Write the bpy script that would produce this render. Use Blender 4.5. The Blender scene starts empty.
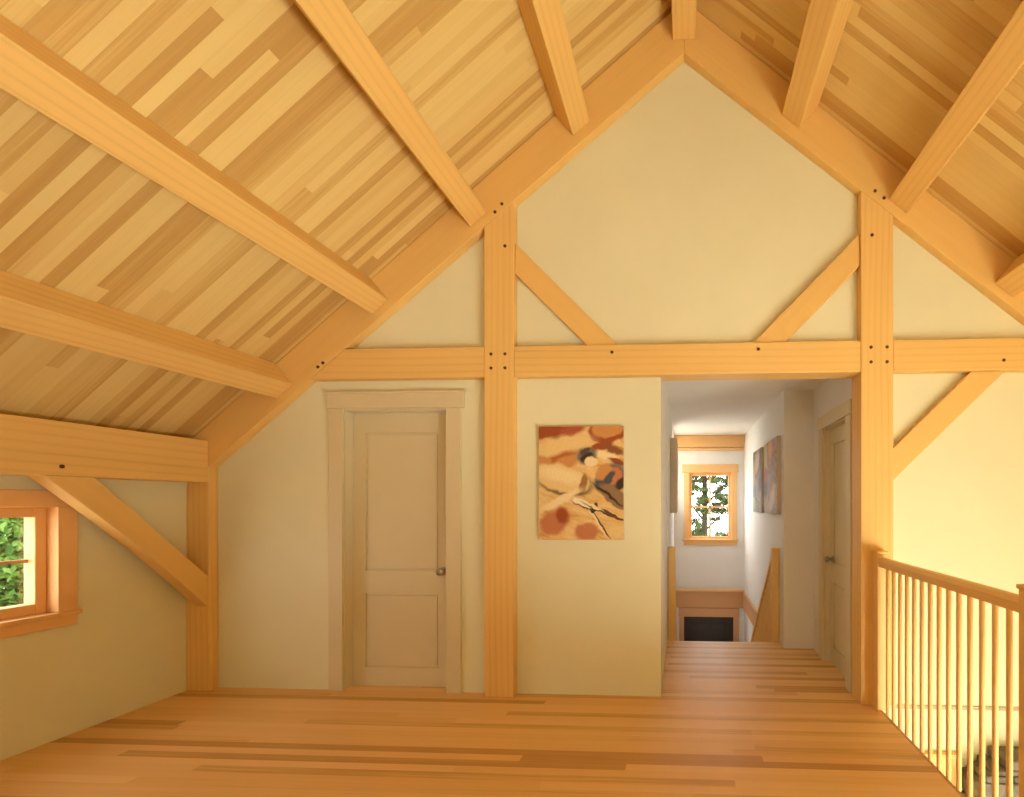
import bpy, bmesh, math, random
from mathutils import Vector, Matrix
random.seed(7)
sc = bpy.context.scene
COL = sc.collection
PI = math.pi

# ------------------------------------------------------------------ node helpers
class NT:
    def __init__(s, name):
        s.m = bpy.data.materials.new(name); s.m.use_nodes = True
        s.t = s.m.node_tree; s.t.nodes.clear()
        s.out = s.t.nodes.new('ShaderNodeOutputMaterial')
        s.b = s.t.nodes.new('ShaderNodeBsdfPrincipled')
        s.t.links.new(s.b.outputs[0], s.out.inputs[0])
    def n(s, typ, **kw):
        x = s.t.nodes.new(typ)
        for k, v in kw.items(): setattr(x, k, v)
        return x
    def put(s, sock, v):
        if isinstance(v, bpy.types.NodeSocket): s.t.links.new(v, sock)
        elif isinstance(v, (tuple, list)):
            sock.default_value = tuple(v) + ((1,) if len(v) == 3 and len(sock.default_value) == 4 else ())
        else: sock.default_value = v
    def math(s, op, a, b=0.0, c=None):
        x = s.n('ShaderNodeMath', operation=op); s.put(x.inputs[0], a); s.put(x.inputs[1], b)
        if c is not None: s.put(x.inputs[2], c)
        return x.outputs[0]
    def mix(s, f, a, b, blend='MIX'):
        x = s.n('ShaderNodeMix', data_type='RGBA', blend_type=blend)
        s.put(x.inputs[0], f); s.put(x.inputs[6], a); s.put(x.inputs[7], b)
        return x.outputs[2]
    def obj(s): return s.n('ShaderNodeTexCoord').outputs['Object']
    def sep(s, v):
        x = s.n('ShaderNodeSeparateXYZ'); s.put(x.inputs[0], v); return x.outputs
    def comb(s, a, b, c=0.0):
        x = s.n('ShaderNodeCombineXYZ'); s.put(x.inputs[0], a); s.put(x.inputs[1], b); s.put(x.inputs[2], c); return x.outputs[0]
    def noise(s, v, scale=1.0, detail=2.0, rough=.5, w=None):
        x = s.n('ShaderNodeTexNoise'); s.put(x.inputs['Vector'], v); x.inputs['Scale'].default_value = scale
        x.inputs['Detail'].default_value = detail; x.inputs['Roughness'].default_value = rough
        return x.outputs[0]
    def white(s, v):
        x = s.n('ShaderNodeTexWhiteNoise', noise_dimensions='3D'); s.put(x.inputs['Vector'], v); return x.outputs[0]
    def ramp(s, f, stops, interp='LINEAR'):
        x = s.n('ShaderNodeValToRGB'); s.put(x.inputs[0], f); r = x.color_ramp; r.interpolation = interp
        while len(r.elements) < len(stops): r.elements.new(1)
        for e, (p, c) in zip(r.elements, stops): e.position = p; e.color = tuple(c) + (1,)
        return x.outputs[0]
    def base(s, c, rough=.6, spec=.3):
        s.put(s.b.inputs['Base Color'], c); s.put(s.b.inputs['Roughness'], rough)
        s.b.inputs['Specular IOR Level'].default_value = spec
    def bump(s, h, dist=.002, strength=.4):
        x = s.n('ShaderNodeBump'); x.inputs['Strength'].default_value = strength; x.inputs['Distance'].default_value = dist
        s.put(x.inputs['Height'], h); s.t.links.new(x.outputs[0], s.b.inputs['Normal'])

def mul(c, k): return tuple(min(1, x*k) for x in c)

def timber_mat(name, col, lines=.5, pitch=46.0):
    """planed softwood: grain runs along the local X of the timber"""
    t = NT(name); o = t.obj(); x, y, z = t.sep(o)
    rnd = t.n('ShaderNodeObjectInfo').outputs['Random']
    off = t.math('MULTIPLY', rnd, 37.0)
    big = t.noise(t.comb(t.math('ADD', t.math('MULTIPLY', x, .5), off), t.math('MULTIPLY', y, 6.0), t.math('MULTIPLY', z, 6.0)), 1.0, 2)
    wob = t.math('MULTIPLY', t.noise(t.comb(t.math('MULTIPLY', x, .35), y, t.math('ADD', z, off)), 1.0, 1), .10)
    d = t.math('ADD', t.math('ADD', t.math('MULTIPLY', y, 1.0), t.math('MULTIPLY', z, .83)), wob)
    w = t.math('SINE', t.math('MULTIPLY', d, pitch*6.283/2.0))
    w = t.math('POWER', t.math('MULTIPLY_ADD', w, .5, .5), 3.0)
    fine = t.noise(t.comb(t.math('MULTIPLY', x, 3.0), t.math('MULTIPLY', y, 170.0), t.math('MULTIPLY', z, 170.0)), 1.0, 1)
    f = t.math('ADD', t.math('MULTIPLY', w, lines*.55), t.math('MULTIPLY', t.math('SUBTRACT', fine, .4), .35))
    f = t.math('ADD', f, t.math('MULTIPLY', t.math('SUBTRACT', big, .45), .7))
    c = t.ramp(f, [(0, mul(col, 1.07)), (.35, col), (1, (col[0]*.80, col[1]*.64, col[2]*.5))])
    t.base(c, .5, .25)
    return t.m

def plank_mat(name, stops, along, across, width, length, rough=.5, spec=.3, seam=.55, streak=.5, joint=.0):
    t = NT(name); s = t.sep(t.obj()); u, v = s[along], s[across]
    vv = t.math('DIVIDE', v, width); row = t.math('FLOOR', vv)
    r0 = t.white(t.comb(row, 3.3, 1.7))
    uu = t.math('ADD', t.math('DIVIDE', u, length), t.math('MULTIPLY', r0, 7.0)); cl = t.math('FLOOR', uu)
    idn = t.white(t.comb(row, cl, 9.1))
    n1 = t.noise(t.comb(t.math('MULTIPLY', u, .8), t.math('ADD', t.math('MULTIPLY', v, 38.0), t.math('MULTIPLY', idn, 50)), t.math('MULTIPLY', idn, 20)), 1.0, 3, .6)
    n2 = t.noise(t.comb(t.math('MULTIPLY', u, 4.0), t.math('MULTIPLY', v, 210.0), idn), 1.0, 1)
    f = t.math('ADD', idn, t.math('MULTIPLY', t.math('SUBTRACT', n1, .5), streak))
    f = t.math('ADD', f, t.math('MULTIPLY', t.math('SUBTRACT', n2, .5), .22))
    c = t.ramp(f, stops)
    fv = t.math('FRACT', vv); e = t.math('MINIMUM', fv, t.math('SUBTRACT', 1.0, fv))
    g = t.math('LESS_THAN', e, .012)
    if joint:
        fu = t.math('FRACT', uu); g = t.math('MAXIMUM', g, t.math('LESS_THAN', fu, joint))
    c = t.mix(t.math('MULTIPLY', g, seam), c, (.16, .07, .02))
    t.base(c, rough, spec)
    return t.m

def plain(name, col, rough=.6, spec=.3, var=.03, scale=3.0, metal=0.0):
    t = NT(name)
    n = t.noise(t.obj(), scale, 4)
    c = t.ramp(n, [(.3, mul(col, 1-var)), (.7, mul(col, 1+var))])
    t.base(c, rough, spec); t.b.inputs['Metallic'].default_value = metal
    return t.m

TC = (.77, .49, .165)
M = {}
M['timber'] = timber_mat('planed_fir', TC, .62, 46)
M['brace'] = timber_mat('planed_fir_plain', mul(TC, .98), .12, 30)
M['trim'] = timber_mat('pine_trim', (.79, .47, .20), 0.0, 60)
M['rail'] = timber_mat('fir_rail', (.80, .53, .20), .2, 120)
M['skirt'] = timber_mat('fir_skirt', (.58, .32, .15), 0.0, 40)
M['floor'] = plank_mat('plank_floor', [(0, (.52, .27, .075)), (.2, (.60, .335, .10)), (.36, (.75, .45, .165)), (.8, (.80, .505, .20)), (1, (.82, .53, .22))],
                       0, 1, .062, 2.9, .42, .35, .15, .75, .0)
M['ceil'] = plank_mat('roof_boards', [(0, (.53, .32, .10)), (.22, (.595, .375, .125)), (.40, (.70, .495, .19)), (.8, (.75, .56, .23)), (1, (.77, .59, .25))],
                      0, 1, .056, 2.7, .55, .25, .12, .6, .0)
WC = (.765, .73, .51)
M['wall'] = plain('cream_plaster', WC, .85, .15, .02, 2.5)
M['wall_hall'] = plain('hall_plaster', (.80, .77, .73), .85, .15, .02, 2.5)
M['white'] = plain('cream_paint', (.68, .59, .385), .5, .3, .015, 4)
M['peg'] = plain('oak_peg', (.10, .045, .015), .6, .2, .1, 30)
M['metal'] = plain('satin_nickel', (.42, .40, .36), .32, .5, .05, 20, 1.0)
M['dark'] = plain('dark_door_paint', (.05, .04, .03), .5, .3, .1, 8)
M['black'] = plain('black_iron', (.05, .04, .03), .5, .3, .1, 20)
M['shadow_line'] = plain('shadow_line_paint', (.52, .43, .27), .8, .1, .02, 3)  # darker wall tone, paints in the shadow line at floor level
M['under'] = plain('lower_floor_boards', (.72, .64, .47), .5, .3, .08, 5)
M['canvas'] = plain('canvas_edge', (.62, .50, .36), .8, .1, .05, 30)
M['bark'] = plain('bark', (.03, .022, .015), .9, .1, .3, 8)
M['ground'] = plain('pale_bounce_ground', (.62, .60, .52), .95, .05, .3, 1)  # ground made pale to bounce daylight up through the stairwell window

def leaf_mat(name, a, b):
    t = NT(name); n = t.noise(t.obj(), 9.0, 2)
    c = t.ramp(n, [(.35, a), (.65, b)]); t.base(c, .55, .25)
    tr = t.n('ShaderNodeBsdfTranslucent'); t.put(tr.inputs[0], c)
    mx = t.n('ShaderNodeMixShader'); mx.inputs[0].default_value = .35
    t.t.links.new(t.b.outputs[0], mx.inputs[1]); t.t.links.new(tr.outputs[0], mx.inputs[2]); t.t.links.new(mx.outputs[0], t.out.inputs[0])
    return t.m
M['leaf'] = leaf_mat('bright_leaf', (.03, .09, .012), (.15, .26, .045))
M['leaf2'] = leaf_mat('maple_leaf', (.012, .026, .005), (.05, .085, .016))

def glass_mat():
    t = NT('window_glass'); tr = t.n('ShaderNodeBsdfTransparent'); tr.inputs[0].default_value = (.97, .98, .97, 1)
    gl = t.n('ShaderNodeBsdfGlossy'); gl.inputs['Roughness'].default_value = .03
    mx = t.n('ShaderNodeMixShader'); mx.inputs[0].default_value = .05
    t.t.links.new(tr.outputs[0], mx.inputs[1]); t.t.links.new(gl.outputs[0], mx.inputs[2]); t.t.links.new(mx.outputs[0], t.out.inputs[0])
    return t.m
M['glass'] = glass_mat()

def stone_mat():
    t = NT('grey_stone'); o = t.obj()
    v = t.n('ShaderNodeTexVoronoi'); t.put(v.inputs['Vector'], o); v.inputs['Scale'].default_value = 9
    n = t.noise(o, 14, 5, .6)
    c = t.mix(.45, v.outputs['Color'], (.5, .5, .5)); bw = t.n('ShaderNodeRGBToBW'); t.put(bw.inputs[0], c)
    c = t.ramp(t.math('MULTIPLY_ADD', n, .5, t.math('MULTIPLY', bw.outputs[0], .5)), [(.25, (.09, .075, .06)), (.5, (.20, .17, .14)), (.75, (.30, .26, .21))])
    t.base(c, .85, .15); t.bump(n, .01, .5)
    return t.m
M['stone'] = stone_mat()

def art_mat(name, ground, layers, warp=.05, grain=.35, scale=11.0):
    """abstract print: soft warped patches laid over a streaky ground; coordinates are metres on the canvas (x right, z up)"""
    t = NT(name); o = t.obj()
    nz = t.n('ShaderNodeTexNoise'); t.put(nz.inputs['Vector'], o); nz.inputs['Scale'].default_value = scale; nz.inputs['Detail'].default_value = 4
    vm = t.n('ShaderNodeVectorMath', operation='SUBTRACT'); t.put(vm.inputs[0], nz.outputs[1]); vm.inputs[1].default_value = (.5, .5, .5)
    vs = t.n('ShaderNodeVectorMath', operation='SCALE'); t.put(vs.inputs[0], vm.outputs[0]); vs.inputs['Scale'].default_value = warp*2
    va = t.n('ShaderNodeVectorMath', operation='ADD'); t.put(va.inputs[0], o); t.put(va.inputs[1], vs.outputs[0])
    x, _, z = t.sep(va.outputs[0])
    st = t.noise(t.comb(t.math('MULTIPLY', x, 5.0), 0.0, t.math('MULTIPLY_ADD', z, 26.0, t.math('MULTIPLY', x, 9.0))), 1.0, 3)
    c = t.ramp(st, ground)
    for cx, cz, rx, rz, ang, col, soft in layers:
        a = math.radians(ang); ca, sa = math.cos(a), math.sin(a)
        dx = t.math('SUBTRACT', x, cx); dz = t.math('SUBTRACT', z, cz)
        u = t.math('DIVIDE', t.math('MULTIPLY_ADD', dx, ca, t.math('MULTIPLY', dz, sa)), rx)
        v = t.math('DIVIDE', t.math('MULTIPLY_ADD', dz, ca, t.math('MULTIPLY', dx, -sa)), rz)
        r = t.math('SQRT', t.math('ADD', t.math('MULTIPLY', u, u), t.math('MULTIPLY', v, v)))
        mr = t.n('ShaderNodeMapRange', interpolation_type='SMOOTHSTEP'); t.put(mr.inputs[0], r)
        mr.inputs[1].default_value = 1 + soft; mr.inputs[2].default_value = 1 - soft; mr.inputs[3].default_value = 0; mr.inputs[4].default_value = 1
        c = t.mix(mr.outputs[0], c, col)
    g = t.noise(o, 55, 4, .7)
    c = t.mix(t.math('MULTIPLY', t.math('SUBTRACT', g, .35), grain), c, mul(layers[0][5], .45))
    t.base(c, .6, .25)
    return t.m

# ------------------------------------------------------------------ object helpers
def link(name, bm, mat, parent=None, loc=None, mtx=None, smooth=False):
    me = bpy.data.meshes.new(name)
    bmesh.ops.recalc_face_normals(bm, faces=bm.faces[:])
    bm.to_mesh(me); bm.free()
    for m in (mat if isinstance(mat, (list, tuple)) else [mat]): me.materials.append(m)
    if smooth:
        for p in me.polygons: p.use_smooth = True
    o = bpy.data.objects.new(name, me); COL.objects.link(o)
    if parent: o.parent = parent
    if mtx is not None: o.matrix_local = mtx
    elif loc is not None: o.location = loc
    return o

def tag(o, label, cat, group=None):
    o['label'] = label; o['category'] = cat; o['kind'] = 'thing'
    if group: o['group'] = group
    return o
def struct(o, label=None, cat=None):
    o['kind'] = 'structure'
    if label: o['label'] = label
    if cat: o['category'] = cat
    return o
def empty(name, loc=(0, 0, 0), rz=0.0):
    o = bpy.data.objects.new(name, None); COL.objects.link(o); o.location = loc; o.rotation_euler = (0, 0, rz)
    o.empty_display_size = .1
    return o

def add_box(bm, x0, x1, y0, y1, z0, z1, bev=0.0):
    vs = [bm.verts.new((x, y, z)) for x in (x0, x1) for y in (y0, y1) for z in (z0, z1)]
    fs = [bm.faces.new([vs[i] for i in q]) for q in ((0, 1, 3, 2), (4, 6, 7, 5), (0, 4, 5, 1), (2, 3, 7, 6), (0, 2, 6, 4), (1, 5, 7, 3))]
    if bev:
        es = {e for f in fs for e in f.edges}
        bmesh.ops.bevel(bm, geom=list(es), offset=bev, segments=2, affect='EDGES', profile=.5)
def box(name, b, mat, parent=None, bev=0.0, **kw):
    bm = bmesh.new(); add_box(bm, *b, bev); return link(name, bm, mat, parent, **kw)
def add_prism(bm, pts, a0, a1, axis='y', bev=0.0):
    """polygon (p,q) extruded along an axis; y: (x,z)  x: (y,z)  z: (x,y)"""
    def P(p, a):
        return {'y': (p[0], a, p[1]), 'x': (a, p[0], p[1]), 'z': (p[0], p[1], a)}[axis]
    A = [bm.verts.new(P(p, a0)) for p in pts]; B = [bm.verts.new(P(p, a1)) for p in pts]; n = len(pts)
    fs = [bm.faces.new(A), bm.faces.new(B[::-1])] + [bm.faces.new([A[i], B[i], B[(i+1) % n], A[(i+1) % n]]) for i in range(n)]
    bmesh.ops.recalc_face_normals(bm, faces=fs)
    if bev:
        bmesh.ops.bevel(bm, geom=list({e for f in fs for e in f.edges}), offset=bev, segments=2, affect='EDGES', profile=.5)
def add_cyl(bm, p0, p1, r0, r1=None, seg=12):
    r1 = r0 if r1 is None else r1
    p0, p1 = Vector(p0), Vector(p1); d = (p1-p0).normalized()
    a = d.orthogonal().normalized(); b = d.cross(a)
    A = [bm.verts.new(p0 + (a*math.cos(2*PI*i/seg) + b*math.sin(2*PI*i/seg))*r0) for i in range(seg)]
    B = [bm.verts.new(p1 + (a*math.cos(2*PI*i/seg) + b*math.sin(2*PI*i/seg))*r1) for i in range(seg)]
    bm.faces.new(A[::-1]); bm.faces.new(B)
    for i in range(seg): bm.faces.new([A[i], A[(i+1) % seg], B[(i+1) % seg], B[i]])
def add_lathe(bm, prof, centre, axis, seg=20):
    """prof: (distance along axis, radius)"""
    c = Vector(centre); d = Vector(axis).normalized(); a = d.orthogonal().normalized(); b = d.cross(a)
    rings = [[bm.verts.new(c + d*h + (a*math.cos(2*PI*i/seg) + b*math.sin(2*PI*i/seg))*max(r, 1e-4)) for i in range(seg)] for h, r in prof]
    for R, S in zip(rings, rings[1:]):
        for i in range(seg): bm.faces.new([R[i], R[(i+1) % seg], S[(i+1) % seg], S[i]])
    bm.faces.new(rings[0][::-1]); bm.faces.new(rings[-1])

def frame(origin, xdir, zhint):
    """matrix whose local X runs along xdir"""
    x = Vector(xdir).normalized(); z = Vector(zhint); z = (z - x*z.dot(x)).normalized(); y = z.cross(x)
    m = Matrix((x, y, z)).transposed().to_4x4(); m.translation = Vector(origin); return m

def timber(name, world_pts, extr, axis, xdir, mat, bev=.006, extra=None):
    """build a prism in world space, then store it in a local frame whose X is the grain"""
    bm = bmesh.new(); add_prism(bm, world_pts, extr[0], extr[1], axis, bev)
    if extra: add_box(bm, *extra)
    c = sum((v.co for v in bm.verts), Vector())/len(bm.verts)
    zh = (0, 0, 1) if abs(Vector(xdir).normalized().z) < .9 else (0, -1, 0)
    m = frame(c, xdir, zh); mi = m.inverted()
    for v in bm.verts: v.co = mi @ v.co
    return link(name, bm, mat, mtx=m)

def pegs(parent, pts, y=3.45):
    for x, z in pts:
        bm = bmesh.new(); add_cyl(bm, (x, y+.02, z), (x, y-.004, z), .0125, .0115, 12)
        mi = parent.matrix_world.inverted() if False else parent.matrix_basis.inverted()
        for v in bm.verts: v.co = mi @ v.co
        link('peg', bm, M['peg'], parent)

# ------------------------------------------------------------------ dimensions (metres; ridge over X = 0, camera at Y = 0)
D = 3.45            # front face of the timber frame in the end wall
W = 3.527           # plaster face of the end wall
WB = 3.64           # its rear face
SL = .839; CZ = 5.08          # roof boarding
RS = .825; RZ = 4.695         # underside of the principal rafters
REAR = -3.2
XL, XR = -3.80, 3.80
LOW = -2.65
def ceil_z(x): return CZ - SL*abs(x)
def raf_z(x): return RZ - RS*abs(x)

# ------------------------------------------------------------------ setting
bm = bmesh.new()
def top(x): return ceil_z(x) - .02
for pts in ([(XL, 0), (-2.614, 0), (-2.614, top(2.614)), (XL, top(3.8))],
            [(-2.614, 2.155), (-1.788, 2.155), (-1.788, top(1.788)), (-2.614, top(2.614))],
            [(-1.788, 0), (-.172, 0), (-.172, top(.172)), (-1.788, top(1.788))],
            [(-.172, 2.593), (1.4825, 2.593), (1.4825, top(1.4825)), (0, top(0)), (-.172, top(.172))],
            [(1.482, LOW), (XR, LOW), (XR, top(3.8)), (1.482, top(1.482))]):
    add_prism(bm, pts, W, WB)
add_prism(bm, [(XL, LOW), (1.482, LOW), (1.482, -.001), (1.353, -.001), (1.353, -.26), (XL, -.26)], W, WB)
struct(link('wall_back', bm, M['wall']))

# floor: loft plus the hall behind the opening
bm = bmesh.new()
add_box(bm, XL, 1.352, REAR, W, -.26, 0)
add_box(bm, -.172, 1.352, W, 4.755, -.26, 0); add_box(bm, -.172, .985, 4.755, 4.955, -.26, 0); add_box(bm, 1.352, 1.42, WB, 4.755, -.26, 0)
add_box(bm, -2.614, -1.788, W, WB+.02, -.26, 0)
struct(link('floor', bm, M['floor']))
bm = bmesh.new(); add_box(bm, XL, XR, REAR, W, LOW-.1, LOW)
struct(link('floor_lower', bm, M['under']))
# loft edge trim
struct(box('trim_loft_edge', (1.353, 1.372, REAR, W-.002, -.27, 0.0), M['skirt'], bev=.003))

# roof boarding: local X runs up the slope
for nm, sx in (('ceiling_left', -1), ('ceiling_right', 1)):
    bm = bmesh.new(); add_box(bm, -.02, 5.25, REAR-.15, WB, 0, .06)
    m = frame((0, 0, CZ), (sx, 0, -SL), (0, 0, 1))
    if sx < 0:      # keep +Y world on the across axis
        pass
    yl = m.to_3x3() @ Vector((0, 1, 0))
    if yl.y < 0:
        for v in bm.verts: v.co.y = -v.co.y
        bmesh.ops.reverse_faces(bm, faces=bm.faces[:])
    struct(link(nm, bm, M['ceil'], mtx=m))

def wall_with_holes(name, axis, a0, a1, p0, p1, z0, ztop, holes, mat):
    """wall in plane axis=x (a0..a1) spanning p (y) or axis=y spanning p (x), with rectangular holes (p0,p1,z0,z1)"""
    bm = bmesh.new(); cuts = sorted({p0, p1} | {h[0] for h in holes} | {h[1] for h in holes})
    for c0, c1 in zip(cuts, cuts[1:]):
        hs = sorted([h for h in holes if h[0] <= c0 and h[1] >= c1], key=lambda h: h[2])
        z = z0
        for h in hs:
            if h[2] > z: add_prism(bm, [(c0, z), (c1, z), (c1, h[2]), (c0, h[2])], a0, a1, axis)
            z = h[3]
        t0, t1 = (ztop(c0), ztop(c1)) if callable(ztop) else (ztop, ztop)
        add_prism(bm, [(c0, z), (c1, z), (c1, t1), (c0, t0)], a0, a1, axis)
    return struct(link(name, bm, mat))

LWY = (1.62, 2.694); LWZ = (.769, 1.411)       # left window opening
wall_with_holes('wall_left', 'x', XL-.17, XL, REAR, WB, LOW, 1.90, [(LWY[0], LWY[1], LWZ[0], LWZ[1])], M['wall'])
RW = [(-2.8, -1.2, -2.1, -.35), (-.8, .8, -2.1, -.35)]
wall_with_holes('wall_right', 'x', XR, XR+.17, REAR, WB, LOW, 1.90, RW, M['wall'])
FW = [(-.6, .6, 2.7, 3.6), (1.9, 3.4, -2.1, -.35)]
def ft(x): return ceil_z(x) - .0
bm = bmesh.new()
cuts = sorted({XL, XR, 0.0} | {h[0] for h in FW} | {h[1] for h in FW})
for c0, c1 in zip(cuts, cuts[1:]):
    z = LOW
    for h in sorted([h for h in FW if h[0] <= c0 and h[1] >= c1], key=lambda h: h[2]):
        add_prism(bm, [(c0, z), (c1, z), (c1, h[2]), (c0, h[2])], REAR-.17, REAR, 'y'); z = h[3]
    add_prism(bm, [(c0, z), (c1, z), (c1, ft(c1)), (c0, ft(c0))], REAR-.17, REAR, 'y')
struct(link('wall_front', bm, M['wall']))

# hall behind the opening
HC = 2.545
def hallwall(name, *boxes):
    bm = bmesh.new()
    for b in boxes: add_box(bm, *b)
    return struct(link(name, bm, M['wall_hall']))
HWY, HWZ = (6.75, 7.76), (1.42, 2.48)      # opening for an added, unseen window lighting the stairwell end
SIDE = ((-.32, -.165, 4.98, HWY[0], LOW, HC+.1), (-.32, -.165, HWY[1], 7.87, LOW, HC+.1), (-.32, -.165, HWY[0], HWY[1], LOW, HWZ[0]), (-.32, -.165, HWY[0], HWY[1], HWZ[1], HC+.1))
PB = 3.63
hallwall('wall_hallway_left', (-.32, -.172, WB, 4.98, 0, HC+.1), *SIDE)
hallwall('wall_hallway_right', (1.275, 1.40, PB, 3.782, 0, HC+.1), (1.275, 1.40, 3.782, 4.40, 2.11, HC+.1), (1.275, 1.40, 4.40, 4.755, 0, HC+.1),
         (.985, 1.40, 4.755, 4.87, 0, HC+.1), (.985, 1.12, 4.87, 7.87, LOW, HC+.1), (.985, 1.40, 4.755, 4.87, LOW, 0))
bm = bmesh.new()
fx0, fx1, fz0, fz1 = .085, .775, .835, 1.935      # far window opening
for b in ((-.32, fx0, 7.85, 7.97, 0, HC+.1), (fx1, 1.12, 7.85, 7.97, 0, HC+.1), (fx0, fx1, 7.85, 7.97, 0, fz0), (fx0, fx1, 7.85, 7.97, fz1, HC+.1),
          (-.32, -.01, 7.85, 7.97, LOW, 0), (.815, 1.12, 7.85, 7.97, LOW, 0), (-.01, .815, 7.85, 7.97, -.42, 0)):
    add_box(bm, *b)
struct(link('wall_hallway_end', bm, M['wall_hall']))
struct(box('ceiling_hallway', (-.32, 1.40, WB, 7.97, HC, HC+.06), M['wall_hall']))
struct(box('floor_landing', (-.32, 1.12, 4.955, 7.97, LOW-.1, -2.42), M['under']))
bm = bmesh.new(); n = 12
for i in range(n):
    z1 = -.186*(i+1); y0 = 4.96 + i*.218
    add_box(bm, -.164, .983, y0, y0+.25, z1-.19, z1, .006)
struct(link('floor_stair_treads', bm, M['floor']))
# pine bands in the stairwell
struct(box('trim_1', (-.164, .983, 7.815, 7.849, -.28, -.012), M['skirt'], bev=.004))
struct(box('trim_2', (-.164, .983, 7.795, 7.849, -.012, .018), M['trim'], bev=.004))
struct(box('trim_3', (.955, .984, 4.965, 7.795, -.27, -.012), M['skirt'], bev=.004))
bm = bmesh.new(); add_box(bm, -.164, .98, 7.80, 7.849, 2.345, HC-.004, .004); add_box(bm, -.164, .98, 7.815, 7.849, 2.295, 2.335, .003)
struct(link('trim_4', bm, M['trim']))
# strip coloured darker to stand for a shadow line at floor level, and ledge lines on the lower wall
struct(box('shadow_line_strip', (1.50, 3.795, W-.010, W-.0005, -.05, -.022), M['shadow_line'], bev=.003))
bm = bmesh.new(); add_box(bm, 1.40, 1.97, W-.05, W-.0005, -.385, -.352, .004); add_box(bm, 1.40, 1.97, W-.03, W-.0005, -.70, -.385, .004)
struct(link('trim_6', bm, M['rail']))
struct(box('ground', (-60, 60, -60, 80, -3.1, -2.95), M['ground']))

# ------------------------------------------------------------------ windows
def casing_boxes(bm, plane, a0, a1, p0, p1, z0, z1, w, axis, sill=.0, head=.0, bev=.004):
    """four boards round an opening; axis 'x': wall normal X, p = Y; axis 'y': wall normal Y, p = X"""
    def B(q0, q1, r0, r1, d=0.0):
        lo, hi = min(a0, a1), max(a0, a1)
        if d: lo, hi = (lo-d, hi) if a0 < plane else (lo, hi+d)
        if axis == 'x': add_box(bm, lo, hi, q0, q1, r0, r1, bev)
        else: add_box(bm, q0, q1, lo, hi, r0, r1, bev)
    B(p0-w, p0, z0, z1); B(p1, p1+w, z0, z1)
    B(p0-w-head, p1+w+head, z1, z1+w*1.1)
    B(p0-w-sill, p1+w+sill, z0-w*.95, z0)

# window_1: left wall
w1 = struct(empty('window_1', (XL, 2.16, LWZ[0])))
inv = Matrix.Translation(-w1.location)
def wl(name, bm, mat, parent=w1, root=w1):
    for v in bm.verts: v.co -= root.location
    return link(name, bm, mat, parent)
bm = bmesh.new()
casing_boxes(bm, XL, XL+.001, XL+.024, LWY[0], LWY[1], LWZ[0], LWZ[1], .09, 'x')
wl('window_casing', bm, M['trim'])
bm = bmesh.new(); add_box(bm, XL-.02, XL+.038, LWY[0]-.115, LWY[1]+.105, LWZ[0]-.022, LWZ[0]+.004, .004)
wl('window_sill', bm, M['trim'])
bm = bmesh.new()           # jamb lining
for b in ((XL-.168, XL+.0245, LWY[1]-.004, LWY[1]+.012, LWZ[0]+.005, LWZ[1]), (XL-.168, XL+.004, LWY[0]-.012, LWY[0]+.004, LWZ[0], LWZ[1]),
          (XL-.168, XL+.004, LWY[0], LWY[1], LWZ[1]-.004, LWZ[1]+.012), (XL-.168, XL+.004, LWY[0], LWY[1], LWZ[0]-.012, LWZ[0]+.004)): add_box(bm, *b)
wl('window_jamb', bm, M['trim'])
bm = bmesh.new()           # sash
sx0, sx1 = XL-.125, XL-.05
for b in ((sx0, sx1, LWY[1]-.056, LWY[1]-.004, LWZ[0]+.004, LWZ[1]-.004), (sx0, sx1, LWY[0]+.004, LWY[0]+.075, LWZ[0]+.004, LWZ[1]-.004),
          (sx0, sx1, LWY[0]+.075, LWY[1]-.056, LWZ[1]-.060, LWZ[1]-.004), (sx0, sx1, LWY[0]+.075, LWY[1]-.056, LWZ[0]+.004, LWZ[0]+.066)): add_box(bm, *b, .004)
wl('window_sash', bm, M['trim'])
bm = bmesh.new(); add_box(bm, sx0+.005, sx0+.028, LWY[0]+.07, LWY[1]-.05, 1.080, 1.100); add_box(bm, sx0+.005, sx0+.028, 2.147, 2.167, LWZ[0]+.06, LWZ[1]-.06)
wl('window_muntin', bm, M['skirt'])
bm = bmesh.new(); add_box(bm, sx0+.014, sx0+.018, LWY[0]+.072, LWY[1]-.053, LWZ[0]+.062, LWZ[1]-.062)
wl('window_pane', bm, M['glass'])

# window_2: end of the stairwell
w2 = struct(empty('window_2', (.43, 7.85, fz0)))
def w2l(name, bm, mat): return wl(name, bm, mat, w2, w2)
bm = bmesh.new()
Y0, Y1 = 7.826, 7.849
add_box(bm, .0, fx0, Y0, Y1, fz0-.0, fz1+.0, .004); add_box(bm, fx1, .86, Y0, Y1, fz0, fz1, .004)
add_box(bm, -.03, .89, Y0, Y1, fz1, fz1+.135, .004); add_box(bm, .0, .86, Y0, Y1, fz0-.09, fz0-.015, .004)
w2l('window_casing', bm, M['trim'])
bm = bmesh.new(); add_box(bm, -.03, .89, 7.80, 7.87, fz0-.018, fz0+.008, .004); w2l('window_sill', bm, M['trim'])
bm = bmesh.new()
for b in ((fx0, fx0+.012, 7.85, 7.965, fz0, fz1), (fx1-.012, fx1, 7.85, 7.965, fz0, fz1), (fx0, fx1, 7.85, 7.965, fz1-.012, fz1), (fx0, fx1, 7.85, 7.965, fz0, fz0+.012)): add_box(bm, *b)
w2l('window_jamb', bm, M['trim'])
bm = bmesh.new()
for b in ((fx0+.012, fx0+.047, 7.90, 7.935, fz0+.012, fz1-.012), (fx1-.047, fx1-.012, 7.90, 7.935, fz0+.012, fz1-.012), (fx0+.047, fx1-.047, 7.90, 7.935, fz1-.05, fz1-.012), (fx0+.047, fx1-.047, 7.90, 7.935, fz0+.012, fz0+.05)): add_box(bm, *b, .003)
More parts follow.
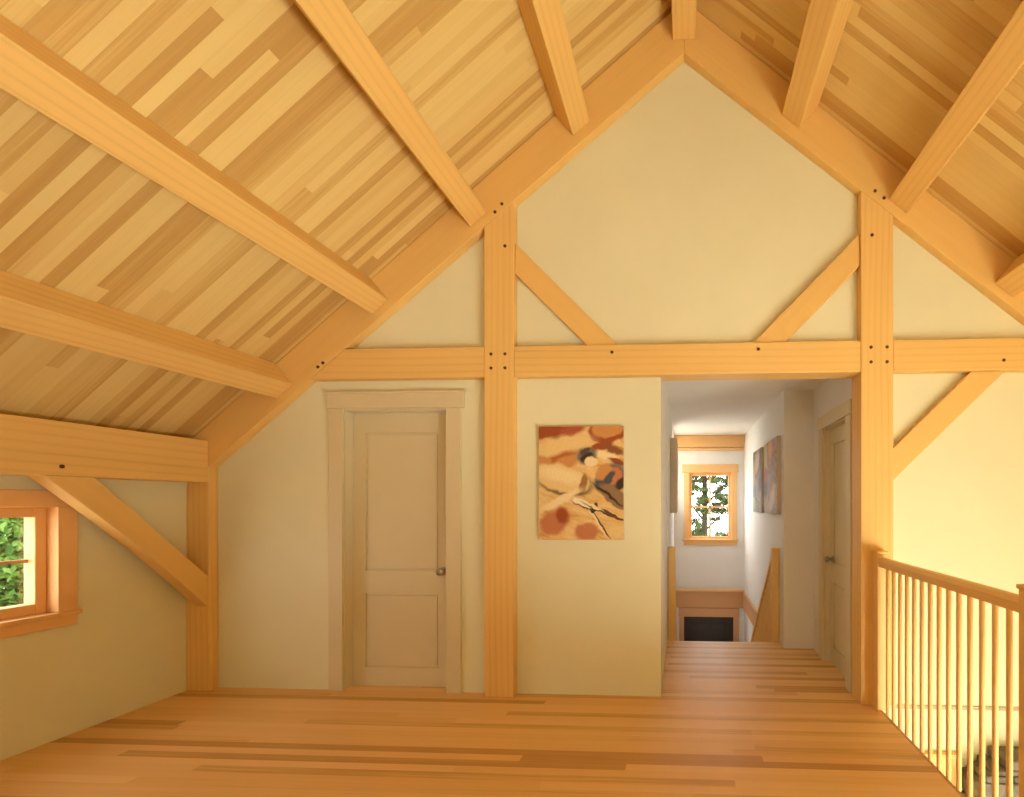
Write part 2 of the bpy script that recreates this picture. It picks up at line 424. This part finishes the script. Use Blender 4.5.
w2l('window_sash', bm, M['trim'])
bm = bmesh.new(); add_box(bm, .413, .447, 7.905, 7.93, fz0+.045, fz1-.045); add_box(bm, fx0+.04, fx1-.04, 7.905, 7.93, 1.354, 1.386)
w2l('window_muntin', bm, M['trim'])
bm = bmesh.new(); add_box(bm, fx0+.045, fx1-.045, 7.916, 7.919, fz0+.048, fz1-.048); w2l('window_pane', bm, M['glass'])

# window_20: unseen side window put in to brighten the far stairwell walls and ceiling
simple_later = lambda: simple_window(20, 'x', -.165, 1, HWY[0], HWY[1], HWZ[0], HWZ[1], False)
# the other windows that light the room (right wall, gable behind, second on the left)
def simple_window(k, axis, plane, inn, p0, p1, z0, z1, cased=True):
    c = (p0+p1)/2
    root = struct(empty('window_%d' % k, (plane, c, z0) if axis == 'x' else (c, plane, z0)))
    def put(name, bm, mat): return wl(name, bm, mat, root, root)
    bm = bmesh.new()
    if cased: casing_boxes(bm, plane, plane+.001*inn, plane+.024*inn, p0, p1, z0, z1, .09, axis); put('window_casing', bm, M['trim'])
    else: bm.free()
    bm = bmesh.new(); a, b = sorted((plane-.06*inn, plane-.10*inn))
    def B(q0, q1, r0, r1):
        if axis == 'x': add_box(bm, a, b, q0, q1, r0, r1, .003)
        else: add_box(bm, q0, q1, a, b, r0, r1, .003)
    B(p0, p0+.05, z0, z1); B(p1-.05, p1, z0, z1); B(p0+.05, p1-.05, z1-.05, z1); B(p0+.05, p1-.05, z0, z0+.05); B(c-.012, c+.012, z0+.05, z1-.05)
    put('window_sash', bm, M['trim'])
    bm = bmesh.new(); m = (a+b)/2
    if axis == 'x': add_box(bm, m-.002, m+.002, p0+.04, p1-.04, z0+.04, z1-.04)
    else: add_box(bm, p0+.04, p1-.04, m-.002, m+.002, z0+.04, z1-.04)
    put('window_pane', bm, M['glass'])
k = 3
for h in RW: simple_window(k, 'x', XR, -1, *h); k += 1
for h in FW: simple_window(k, 'y', REAR, 1, *h); k += 1

simple_later()

# ------------------------------------------------------------------ doors
def panel_leaf(bm, x0, x1, z0, z1, y0, y1, panels, rec=.012):
    """door leaf in the XZ plane, front at y0, with recessed panels (a,b,c,d) inside a small bead"""
    xs = sorted({x0, x1} | {p[0] for p in panels} | {p[1] for p in panels}); zs = sorted({z0, z1} | {p[2] for p in panels} | {p[3] for p in panels})
    for a, b in zip(xs, xs[1:]):
        for c, d in zip(zs, zs[1:]):
            inside = any(p[0] <= a and b <= p[1] and p[2] <= c and d <= p[3] for p in panels)
            add_box(bm, a, b, y0 + (rec if inside else 0), y1, c, d)
    for p in panels:       # flat raised field inside each recess
        add_box(bm, p[0]+.018, p[1]-.018, y0+.003, y0+rec+.002, p[2]+.018, p[3]-.018, .002)
d1 = struct(empty('door_1', (-2.2, W, 0)))
def d1l(name, bm, mat, parent=None): 
    return wl(name, bm, mat, parent or d1, d1)
bm = bmesh.new()
add_box(bm, -2.715, -2.605, W-.022, W-.0005, 0, 2.155, .003); add_box(bm, -1.796, -1.682, W-.022, W-.0005, 0, 2.155, .003)
add_box(bm, -2.725, -1.655, W-.027, W-.0005, 2.156, 2.268, .003); add_box(bm, -2.735, -1.645, W-.035, W-.0005, 2.268, 2.284, .003)
d1l('door_casing', bm, M['white'])
bm = bmesh.new()
add_box(bm, -2.614, -2.600, W, WB, 0, 2.155); add_box(bm, -1.802, -1.788, W, WB, 0, 2.155); add_box(bm, -2.600, -1.802, W, WB, 2.14, 2.155)
d1l('door_frame', bm, M['white'])
bm = bmesh.new(); panel_leaf(bm, -2.597, -1.805, .002, 2.137, 3.615, 3.65, [(-2.497, -1.905, .905, 1.985), (-2.497, -1.905, .15, .73)])
leaf = d1l('door_leaf', bm, M['white'])
bm = bmesh.new(); add_lathe(bm, [(0, .032), (.006, .032), (.008, .012), (.03, .011), (.036, .022), (.048, .029), (.062, .027), (.070, .012)], (-1.872, 3.615, .905), (0, -1, 0))
kn = d1l('door_knob', bm, M['metal'], leaf); kn['label'] = 'round satin metal door knob'

d2 = struct(empty('door_2', (1.275, 4.09, 0)))
def d2l(name, bm, mat, parent=None): return wl(name, bm, mat, parent or d2, d2)
bm = bmesh.new()
add_box(bm, 1.253, 1.2745, 3.665, 3.782, 0, 2.11, .003); add_box(bm, 1.253, 1.2745, 4.40, 4.51, 0, 2.11, .003); add_box(bm, 1.248, 1.2745, 3.66, 4.53, 2.111, 2.225, .003)
d2l('door_casing', bm, M['white'])
bm = bmesh.new()
add_box(bm, 1.275, 1.40, 3.782, 3.796, 0, 2.11); add_box(bm, 1.275, 1.40, 4.386, 4.40, 0, 2.11); add_box(bm, 1.275, 1.40, 3.796, 4.386, 2.096, 2.11)
d2l('door_frame', bm, M['white'])
bm = bmesh.new(); panel_leaf(bm, 3.80, 4.382, .002, 2.092, 0, .035, [(3.89, 4.292, .905, 1.96), (3.89, 4.292, .15, .73)])
R = Matrix.Translation((1.325, 0, 0)) @ Matrix(((0, 1, 0, 0), (1, 0, 0, 0), (0, 0, 1, 0), (0, 0, 0, 1)))
bmesh.ops.transform(bm, matrix=R, verts=bm.verts[:])
leaf2 = d2l('door_leaf', bm, M['white'])
bm = bmesh.new(); add_lathe(bm, [(0, .032), (.006, .032), (.008, .012), (.03, .011), (.036, .022), (.048, .029), (.062, .027), (.070, .012)], (1.325, 4.31, .935), (-1, 0, 0))
k2 = d2l('door_knob', bm, M['metal'], leaf2); k2['label'] = 'round satin metal door knob'

d3 = struct(empty('door_3', (.40, 7.85, -2.42)))
def d3l(name, bm, mat, parent=None): return wl(name, bm, mat, parent or d3, d3)
bm = bmesh.new()
add_box(bm, -.075, -.0, 7.822, 7.849, -2.42, -.431, .003); add_box(bm, .805, .89, 7.822, 7.849, -2.42, -.431, .003); add_box(bm, -.085, .90, 7.818, 7.849, -.43, -.285, .003)
d3l('door_casing', bm, M['skirt'])
bm = bmesh.new(); panel_leaf(bm, -.008, .813, -2.415, -.42, 7.90, 7.94, [(.10, .705, -1.5, -.55), (.10, .705, -2.25, -1.65)])
lf3 = d3l('door_leaf', bm, M['dark'])
bm = bmesh.new(); add_lathe(bm, [(0, .03), (.006, .03), (.008, .012), (.03, .011), (.036, .022), (.05, .028), (.066, .012)], (.74, 7.90, -1.5), (0, -1, 0)); d3l('door_knob', bm, M['metal'], lf3)

# ------------------------------------------------------------------ timber frame
PB = 3.63; PW_ = W - .0005
def post(x0, x1, z0, z1a, z1b, label, cat='post', extra=None):
    o = timber('timber_post', [(x0, z0), (x1, z0), (x1, z1b), (x0, z1a)], (D, PW_), 'y', (0, 0, 1), M['timber'], .006, extra)
    return tag(o, label, cat, 'posts of the end wall frame')
p_c = post(-1.477, -1.252, 0, raf_z(1.477)-.001, raf_z(1.252)-.001, 'square fir post between the cream door and the abstract picture')
pegs(p_c, [(-1.424, 2.535), (-1.319, 2.535), (-1.424, 2.432), (-1.319, 2.432), (-1.319, 3.331)])
p_r = post(1.256, 1.482, 0, raf_z(1.256), raf_z(1.482), 'square fir post at the right edge of the hallway opening', 'post', (1.256, 1.482, PW_-.01, PB, 0, 2.592))
pegs(p_r, [(1.326, 2.541), (1.437, 2.541), (1.326, 2.436), (1.437, 2.436), (1.333, 3.337)])
p_l = timber('timber_post', [(-3.799, 0), (-3.618, 0), (-3.618, raf_z(3.618)-.001), (-3.799, raf_z(3.799)-.001)], (D, PW_), 'y', (0, 0, 1), M['timber'])
tag(p_l, 'square fir corner post where the window wall meets the door wall', 'post', 'posts of the end wall frame')

def tie(x0, x1, label, cut=None, cut1=None, extra=None):
    pts = [(x0, 2.367), (x1, 2.367), (cut1 or x1, 2.592), (cut or x0, 2.592)]
    o = timber('tie_beam', pts, (D+.002, PW_), 'y', (1, 0, 0), M['timber'], .006, extra)
    return tag(o, label, 'beam', 'tie beam pieces across the end wall')
t_l = tie(-2.819, -1.4775, 'short horizontal fir beam piece over the cream door, left of the middle post', -2.547)
t_m = tie(-1.2515, 1.2555, 'long horizontal fir beam over the picture and the hallway opening', extra=(-.171, 1.2555, PW_-.01, PB, 2.367, 2.592))
pegs(t_m, [(-.525, 2.536), (.534, 2.541)], D+.002)
t_r = tie(1.4825, 2.819, 'horizontal fir beam piece right of the post at the hallway opening, over the railing', None, 2.547)
pegs(t_r, [(2.238, 2.436)], D+.002)

for s, lab in ((-1, 'deep sloping fir rafter rising from the corner post to the peak'), (1, 'deep sloping fir rafter from the peak down over the railing')):
    e = 3.795
    pts = [(s*.0005, RZ), (s*e, raf_z(e)), (s*e, ceil_z(e)-.003), (s*.0005, CZ-.003)]
    r = timber('principal_rafter', pts, (D, PW_), 'y', (s, 0, -.833), M['brace'])
    tag(r, lab, 'rafter', 'principal rafters of the end wall')
    pegs(r, [(-2.713, 2.489), (-2.752, 2.459), (-1.394, 3.584), (-1.342, 3.642)] if s < 0 else [(1.354, 3.649), (1.416, 3.597)])

def brace(pts, label, pts_pegs=(), y=(D+.022, PW_)):
    o = timber('knee_brace', pts, y, 'y', Vector((pts[1][0]-pts[0][0], 0, pts[1][1]-pts[0][1])), M['brace'])
    return tag(o, label, 'brace', 'diagonal knee braces')
brace([(-1.2515, 3.365), (-.480, 2.5925), (-.709, 2.5925), (-1.2515, 3.135)], 'diagonal fir brace from the middle post down to the beam over the picture')
brace([(1.2555, 3.365), (.498, 2.5925), (.727, 2.5925), (1.2555, 3.133)], 'diagonal fir brace from the right post down to the beam over the hallway')
brace([(1.4825, 1.82), (2.030, 2.3665), (2.262, 2.3665), (1.4825, 1.588)], 'diagonal fir brace below the right beam, over the railing')

# plate beam and its brace along the left wall
pl = timber('plate_beam', [(-3.799, 1.592), (-3.62, 1.592), (-3.62, 1.912), (-3.799, 1.86)], (REAR, D-.001), 'y', (0, 1, 0), M['timber'])
tag(pl, 'horizontal fir plate beam along the top of the window wall', 'beam')
bm = bmesh.new(); add_cyl(bm, (-3.63, 2.594, 1.648), (-3.615, 2.594, 1.648), .0125, .0115, 12)
mi = pl.matrix_basis.inverted()
for v in bm.verts: v.co = mi @ v.co
link('peg', bm, M['peg'], pl)
NB = 10
lo = []
for i in range(NB+1):      # gently arched lower edge
    q = i/NB; y = 2.515 + (3.449-2.515)*q; z = 1.5915 + (.645-1.5915)*q
    a = .022*math.sin(PI*q); lo.append((y + a*.7, z + a*.7))
pts = lo + [(3.449, .880), (2.752, 1.5915)]
kb = timber('knee_brace', pts, (-3.722, -3.622), 'x', (0, .7, -.7), M['brace'], .004)
tag(kb, 'diagonal fir brace in front of the window wall, from plate beam to corner post', 'brace', 'diagonal knee braces')

# purlins: square fir, local X along the roof
PW, PD = .163, .215
al = math.atan(SL)
def purlin(x, label, s, d=PD, w=PW):
    c = Vector((s*x, 0, CZ - SL*x)); nrm = Vector((-s*math.sin(al), 0, -math.cos(al)))     # into the room
    m = frame(c, (0, 1, 0), -nrm)
    bm = bmesh.new(); add_box(bm, REAR, D-.002, -w/2, w/2, -d, -.002, .006)
    o = link('roof_purlin', bm, M['timber'], mtx=m)
    return tag(o, label, 'purlin', 'roof purlins')
off = PD*math.sin(al)/1.0
def cx(xbottom): return xbottom + PD*math.sin(al)      # centre of bottom face -> ceiling line
for xb, lab in ((.748, 'highest of the four left roof purlins, nearest the ridge beam'), (1.515, 'second purlin down from the ridge on the left slope, ending above the middle post'),
                (2.265, 'third purlin down from the ridge on the left slope, running to the upper left edge'), (3.008, 'lowest purlin on the left slope, just above the plate beam')):
    purlin(cx(xb), lab, -1)
for xb, lab in ((.760, 'purlin nearest the ridge beam on the right slope'), (1.510, 'second purlin down from the ridge on the right slope, ending above the right post'),
                (2.235, 'lowest visible purlin on the right slope, at the right edge')):
    purlin(cx(xb), lab, 1)
bm = bmesh.new(); add_prism(bm, [(REAR, 4.785), (D-.002, 4.785), (D-.002, CZ-.01), (REAR, CZ-.01)], -.083, .083, 'x', .006)
m = frame((0, 0, 4.9), (0, 1, 0), (0, 0, 1)); mi = m.inverted()
for v in bm.verts: v.co = mi @ v.co
tag(link('ridge_beam', bm, M['timber'], mtx=m), 'fir ridge beam running along the very peak of the roof', 'beam')

# ------------------------------------------------------------------ loft railing
RX = 1.372
rl = empty('loft_railing', (RX, 2.65, 0)); tag(rl, 'yellowish fir railing with slim round balusters along the open loft edge', 'railing')
def rp(name, bm, parent=rl, mat='rail', vertical=True):
    """part stored so that its grain runs along its length"""
    c = sum((v.co for v in bm.verts), Vector())/len(bm.verts)
    m = frame(c - rl.location, (0, 0, 1) if vertical else (0, 1, 0), (0, -1, 0) if vertical else (0, 0, 1))
    w = Matrix.Translation(rl.location) @ m; wi = w.inverted()
    for v in bm.verts: v.co = wi @ v.co
    return link(name, bm, M[mat], parent, mtx=m)
def newel(y0, y1, z=1.10, x=RX):
    bm = bmesh.new(); add_box(bm, x-.038, x+.038, y0, y1, 0.0, z-.02, .004); o = rp('newel_post', bm)
    bm = bmesh.new(); add_box(bm, x-.044, x+.044, y0-.006, y1+(.0 if y1 > 3.4 else .006), z-.02, z, .005)
    c = sum((v.co for v in bm.verts), Vector())/len(bm.verts)
    wm = Matrix.Translation(rl.location) @ o.matrix_basis; wi = wm.inverted()
    for v in bm.verts: v.co = wi @ v.co
    link('post_cap', bm, M['rail'], o)
newel(3.36, 3.449); newel(1.87, 1.972, 1.112)
bm = bmesh.new()
add_prism(bm, [(RX-.030, .993), (RX+.030, .993), (RX+.034, 1.035), (RX+.020, 1.056), (RX-.020, 1.056), (RX-.034, 1.035)], 1.972, 3.36, 'y', .004)
rp('handrail', bm, vertical=False)
for i in range(14):
    y = 3.283 - .0925*i
    bm = bmesh.new(); add_cyl(bm, (RX, y, 0), (RX, y, .994), .0122, .0122, 14); ob = rp('baluster', bm)
    for q in ob.data.polygons: q.use_smooth = len(q.vertices) == 4

# stair railings in the hallway
def stair_rail(x, s, label):
    r = empty('stair_railing', (x, 5.0, 0)); tag(r, label, 'railing', 'stairwell railings')
    def add(name, bm, mat=M['rail'], parent=r):
        for v in bm.verts: v.co -= r.location
        return link(name, bm, mat, parent)
    bm = bmesh.new(); add_box(bm, x-.036, x+.036, 4.965, 5.04, -.186, .955, .004); nw = add('newel_post', bm)
    bm = bmesh.new(); add_box(bm, x-.038, x+.038, 4.958, 5.048, .955, .975, .004); add('post_cap', bm, parent=nw)
    g = .866
    def hz(y): return .93 - g*(y-5.04)
    bm = bmesh.new(); add_prism(bm, [(5.04, hz(5.04)-.065), (7.6, hz(7.6)-.065), (7.6, hz(7.6)), (5.04, hz(5.04))], x-.03, x+.03, 'x', .004); add('handrail', bm)
    for i in range(24):
        y = 5.12 + i*.104
        z1 = hz(y)-.064; z0 = -.186*(int((y-4.96)/.218)+1)
        bm = bmesh.new(); add_box(bm, x-.015, x+.015, y-.015, y+.015, z0, z1, .003); add('baluster', bm)
stair_rail(.946, 1, 'brown fir stair railing descending on the right of the stairwell')
stair_rail(-.126, -1, 'brown fir stair railing on the left of the stairwell, behind the wall end')

# ------------------------------------------------------------------ pictures
R1 = (.33, .075, .02); OR = (.60, .28, .09); CR = (.80, .58, .26); LT = (.86, .70, .40); DK = (.045, .03, .02); GR = (.20, .17, .14); BL = (.06, .08, .10); PK = (.54, .20, .09)
G0 = [(.25, (.46, .20, .05)), (.42, (.74, .46, .17)), (.62, (.82, .60, .28)), (.8, (.66, .35, .11))]
art1 = art_mat('abstract_strata_print', G0, [
    (-.20, .385, .20, .055, 4, R1, .25), (-.06, .40, .10, .04, 20, (.42, .10, .05), .4), (.20, .385, .15, .085, 8, R1, .1), (.205, .40, .125, .062, 8, OR, .15),
    (-.14, .27, .22, .075, 10, CR, .4), (.16, .28, .10, .035, 25, R1, .3), (.24, .25, .09, .025, -25, (.25, .09, .03), .35), (.20, .20, .09, .03, -15, LT, .3), (.27, .16, .07, .02, -20, R1, .3),
    (-.16, .155, .16, .065, 22, (.45, .13, .03), .3), (-.10, .165, .10, .04, 15, OR, .4), (-.28, .165, .06, .04, 0, OR, .3),
    (.045, .20, .075, .065, 0, GR, .2), (.05, .185, .055, .04, 10, DK, .25), (.075, .16, .05, .035, 15, LT, .2), (.03, .235, .04, .02, 30, (.10, .07, .06), .3),
    (-.13, .02, .22, .105, -14, DK, .14), (-.14, .035, .215, .10, -14, CR, .12), (-.16, .06, .17, .05, -14, LT, .5), (.02, .0, .025, .07, -10, (.35, .16, .05), .3),
    (.22, .035, .13, .095, 40, BL, .2), (.24, .05, .08, .06, 50, PK, .25), (.17, .08, .07, .05, 40, OR, .3), (.21, .03, .07, .03, 55, BL, .25), (.30, .0, .05, .03, 60, DK, .3),
    (.25, -.10, .14, .06, -38, (.28, .17, .08), .12), (.20, -.085, .14, .012, -38, DK, .4), 
    (-.16, -.13, .18, .03, 28, LT, .4), (-.20, -.29, .12, .085, 28, PK, .25), (-.14, -.24, .05, .06, 20, R1, .3), (.04, -.36, .09, .06, 8, PK, .25),
    (.02, -.155, .085, .03, -22, DK, .2), (.015, -.148, .08, .024, -22, (.90, .82, .58), .2), (.10, -.185, .045, .016, 60, DK, .3), (.14, -.20, .14, .012, -24, DK, .3), (.13, -.185, .12, .012, -22, LT, .3),
    (.14, -.30, .13, .010, -58, DK, .3), (.125, -.295, .12, .010, -58, LT, .3), (.24, -.24, .11, .012, -28, (.14, .06, .02), .35), (.26, -.36, .06, .04, 0, CR, .3)], .026, .35, 13.0)
art2 = art_mat('abstract_grey_print', [(.2, (.05, .035, .03)), (.5, (.20, .14, .10)), (.8, (.34, .25, .18))],
    [(.0, .25, .2, .12, 20, (.45, .33, .24), .4), (.3, .2, .1, .22, 0, (.10, .07, .05), .4), (-.3, .1, .14, .14, 0, (.55, .22, .12), .4), (-.28, -.3, .1, .10, 0, (.36, .42, .16), .3), (.25, -.05, .12, .1, 0, (.03, .03, .03), .4)], .06, .3)
art3 = art_mat('abstract_tan_print', [(.2, (.13, .06, .03)), (.5, (.33, .20, .11)), (.8, (.44, .31, .19))],
    [(.0, .3, .12, .12, 20, (.70, .28, .10), .4), (-.32, .25, .12, .2, 0, (.50, .36, .14), .4), (-.3, .03, .15, .08, 0, (.36, .08, .06), .4), (-.3, -.12, .13, .09, 0, (.03, .03, .03), .4), (.1, -.25, .2, .1, 40, (.66, .44, .28), .4)], .07, .3)
def picture(name, size, depth, mtx, art, label, group=None):
    w, h = size; bm = bmesh.new(); add_box(bm, -w/2, w/2, 0, depth, -h/2, h/2, .003)
    bm.faces.ensure_lookup_table()
    o = link(name, bm, [M['canvas'], art], mtx=mtx)
    for p in o.data.polygons:
        if p.normal.y < -.9: p.material_index = 1
    return tag(o, label, 'picture', group)
picture('canvas_picture', (.636, .842), .034, Matrix.Translation((-.762, W-.035, 1.583)), art1, 'abstract ochre and rust canvas print on the cream wall beside the hallway opening')
RR = Matrix.Rotation(-PI/2, 4, 'Z')
picture('canvas_picture', (.78, .80), .04, Matrix.Translation((.944, 5.275, 1.72)) @ RR, art3, 'tan and rust abstract canvas, nearer of two on the right hallway wall', 'hallway pictures')
picture('canvas_picture', (.70, .80), .04, Matrix.Translation((.944, 6.22, 1.72)) @ RR, art2, 'grey abstract canvas with green corner, farther of two on the right hallway wall', 'hallway pictures')
RL = Matrix.Rotation(PI/2, 4, 'Z')
picture('canvas_picture', (.80, .90), .08, Matrix.Translation((-.084, 6.1, 1.765)) @ RL, art3, 'brown canvas seen edge-on on the left hallway wall', 'hallway pictures')

# ------------------------------------------------------------------ stone chimney rising from the room below
ch = bmesh.new()
rs = random.Random(3)
def course(x0, x1, y0, y1, z0, z1):
    x = x0
    while x < x1 - .01:
        w = min(rs.uniform(.14, .26), x1-x); 
        if x1-x-w < .08: w = x1-x
        add_box(ch, x+.003, x+w-.003, y0+rs.uniform(0, .02), y1, z0+.002, z1-.002, .010); x += w
z = LOW; 
while z < -.63:
    course(1.98, 3.2, 3.30, W-.002, z, z+.203); z += .203
for x0, z1 in ((1.985, -.455), (2.03, -.405), (2.09, -.365), (2.165, -.298)):
    course(x0, 3.2, 3.305, W-.002, z, z1); z = z1
tag(link('stone_chimney', ch, M['stone']), 'grey stone chimney seen through the balusters at the lower right', 'chimney')

# ------------------------------------------------------------------ trees outside
def leaves(bm, centres, n, size, rnd):
    for _ in range(n):
        c, r = rnd.choice(centres)
        d = Vector((rnd.gauss(0, 1), rnd.gauss(0, 1), rnd.gauss(0, 1))).normalized()*(rnd.random()**.4)
        p = Vector(c) + Vector((d.x*r[0], d.y*r[1], d.z*r[2]))
        a = Vector((rnd.gauss(0, 1), rnd.gauss(0, 1), rnd.gauss(0, 1))).normalized(); b = a.orthogonal().normalized()
        s = size*rnd.uniform(.6, 1.3)
        q = [p-a*s, p-a*s*.1+b*s*.45, p+a*s, p-a*s*.1-b*s*.45]
        q[1] += a.cross(b)*s*.15; q[3] += a.cross(b)*s*.15
        bm.faces.new([bm.verts.new(v) for v in q])
def tree(name, base, label, trunk_r, trunk_top, limbs, centres, n, size, mat, seed, cat='tree', group=None):
    rnd = random.Random(seed); r = empty(name, base); tag(r, label, cat, group)
    bm = bmesh.new(); h = trunk_top
    add_cyl(bm, (0, 0, 0), (.03, .02, h*.5), trunk_r, trunk_r*.8, 10); add_cyl(bm, (.03, .02, h*.5), (-.02, 0, h), trunk_r*.8, trunk_r*.45, 10)
    for z0, p in limbs: add_cyl(bm, (.01, 0, z0), p, trunk_r*.35, trunk_r*.12, 7)
    link('trunk', bm, M['bark'], r, smooth=True)
    bm = bmesh.new(); leaves(bm, centres, n, size, rnd); link('foliage', bm, M[mat], r)
    return r
tree('leafy_shrub', (-6.6, 4.4, -2.96), 'dense bright green shrub outside the left window', .06, 3.2, [(1.5, (.5, .4, 2.8)), (1.2, (.3, -.7, 2.6)), (1.8, (-.4, .5, 3.4))],
     [((0, 0, 2.2), (1.0, 2.6, 2.4)), ((.2, -.5, 3.4), (.9, 2.2, 1.8)), ((.1, 1.0, 4.0), (.9, 2.0, 1.5)), ((.2, 0, 3.8), (.8, 1.6, 1.2)), ((-.5, 0, 3.4), (.5, 2.6, 1.9)), ((-.5, 0, 2.4), (.5, 2.8, 1.4))], 80000, .04, 'leaf', 5, 'shrub')
rt = random.Random(21); CL = []
for _ in range(110):
    cx_, cz_ = rt.uniform(-.6, 1.0), rt.uniform(3.4, 5.5)
    if rt.random() > .38 + .5*(cz_-3.45)/2: continue
    CL.append(((cx_, rt.uniform(-.4, .4), cz_), (rt.uniform(.08, .24), .3, rt.uniform(.04, .13))))
tree('maple_tree', (.545, 13.2, -2.96), 'tall green tree with a dark trunk, seen through the hallway window', .095, 9.0,
     [(4.3, (.9, .3, 5.2)), (3.9, (-.8, .2, 4.9)), (4.9, (.8, -.2, 6.2)), (5.0, (-.7, .1, 6.0)), (3.6, (.7, .1, 4.3))],
     CL*2 + [((-.7, .1, 4.6), (.3, .4, .3)), ((1.0, .1, 4.7), (.3, .4, .4)), ((-.2, .2, 5.9), (.6, .6, .3)), ((.6, .3, 5.8), (.6, .6, .3)), ((-.9, 0, 6.3), (.9, .8, .5)), ((.9, .2, 6.6), (.9, .8, .6)), ((0, 0, 7.6), (1.5, 1.4, 1.2))], 6500, .055, 'leaf2', 11)

# ------------------------------------------------------------------ light
w = bpy.data.worlds.new('sky'); sc.world = w; w.use_nodes = True
wt = w.node_tree; wt.nodes.clear()
wo = wt.nodes.new('ShaderNodeOutputWorld'); bg = wt.nodes.new('ShaderNodeBackground')
sky = wt.nodes.new('ShaderNodeTexSky'); sky.sky_type = 'HOSEK_WILKIE'; sky.turbidity = 6; sky.ground_albedo = .4
sky.sun_direction = Vector((.75, -.3, .6)).normalized()
mixn = wt.nodes.new('ShaderNodeMix'); mixn.data_type = 'RGBA'; mixn.inputs[0].default_value = .75; mixn.inputs[7].default_value = (1, 1, 1, 1)
wt.links.new(sky.outputs[0], mixn.inputs[6]); wt.links.new(mixn.outputs[2], bg.inputs[0]); bg.inputs[1].default_value = 16.0
wt.links.new(bg.outputs[0], wo.inputs[0])

def area(name, loc, rot, sx, sy, power, col):
    l = bpy.data.lights.new(name, 'AREA'); l.shape = 'RECTANGLE'; l.size = sx; l.size_y = sy; l.energy = power; l.color = col
    o = bpy.data.objects.new(name, l); COL.objects.link(o); o.location = loc; o.rotation_euler = rot; return o
WARM = (.98, 1, .90)
for y0, y1, z0, z1 in RW:
    p = (460 if y0 < -2 else 290) if z0 < 0 else 15
    area('daylight_right', (XR+.12, (y0+y1)/2, (z0+z1)/2), (0, PI/2, 0), z1-z0-.1, y1-y0-.1, p, WARM)
for x0, x1, z0, z1 in FW:
    area('daylight_gable', ((x0+x1)/2, REAR-.13, (z0+z1)/2), (PI/2, 0, 0), x1-x0-.1, z1-z0-.1, 10 if z0 > 0 else 90, WARM)
sun = bpy.data.lights.new('sun', 'SUN'); sun.energy = 10.0; sun.angle = .01; sun.color = (1, .99, .90)
so = bpy.data.objects.new('sun', sun); COL.objects.link(so); so.rotation_euler = Vector((-.75, .30, -.55)).to_track_quat('-Z', 'Y').to_euler()
def portal(name, loc, rot, sx, sy):
    o = area(name, loc, rot, sx, sy, 1, (1, 1, 1)); o.data.cycles.is_portal = True
portal('sky_portal', (XL-.16, (LWY[0]+LWY[1])/2, (LWZ[0]+LWZ[1])/2), (0, -PI/2, 0), LWZ[1]-LWZ[0], LWY[1]-LWY[0])
portal('sky_portal', ((fx0+fx1)/2, 7.965, (fz0+fz1)/2), (-PI/2, 0, 0), fx1-fx0, fz1-fz0)
portal('sky_portal', (-.31, sum(HWY)/2, sum(HWZ)/2), (0, -PI/2, 0), HWZ[1]-HWZ[0], HWY[1]-HWY[0])
# added fill light brightening the stairwell from below, out of the line of sight
pl_ = bpy.data.lights.new('stair_fill', 'AREA'); pl_.energy = 4; pl_.size = .5; pl_.color = (1, .93, .88)
po = bpy.data.objects.new('stair_fill', pl_); COL.objects.link(po); po.location = (.43, 7.0, -.9); po.rotation_euler = (PI*.97, 0, 0)

# ------------------------------------------------------------------ camera
cam = bpy.data.cameras.new('camera'); co = bpy.data.objects.new('camera', cam); COL.objects.link(co)
FPX = 476.0; TH = math.atan(.0503); PX = 684 - FPX*.0503; PY = 503.0
cam.sensor_width = 36; cam.sensor_fit = 'HORIZONTAL'; cam.lens = FPX*36/1024
cam.shift_x = (512 - PX)/1024; cam.shift_y = (PY - 398.5)/1024
co.location = (0, 0, 1.435); co.rotation_euler = (PI/2, 0, TH); cam.clip_start = .02
sc.camera = co
vs = sc.view_settings; vs.view_transform = 'Standard'; vs.look = 'None'; vs.exposure = -.65; vs.gamma = 1; vs.use_curve_mapping = False
sc.cycles.diffuse_bounces = 6; sc.cycles.max_bounces = 14; sc.cycles.transparent_max_bounces = 12
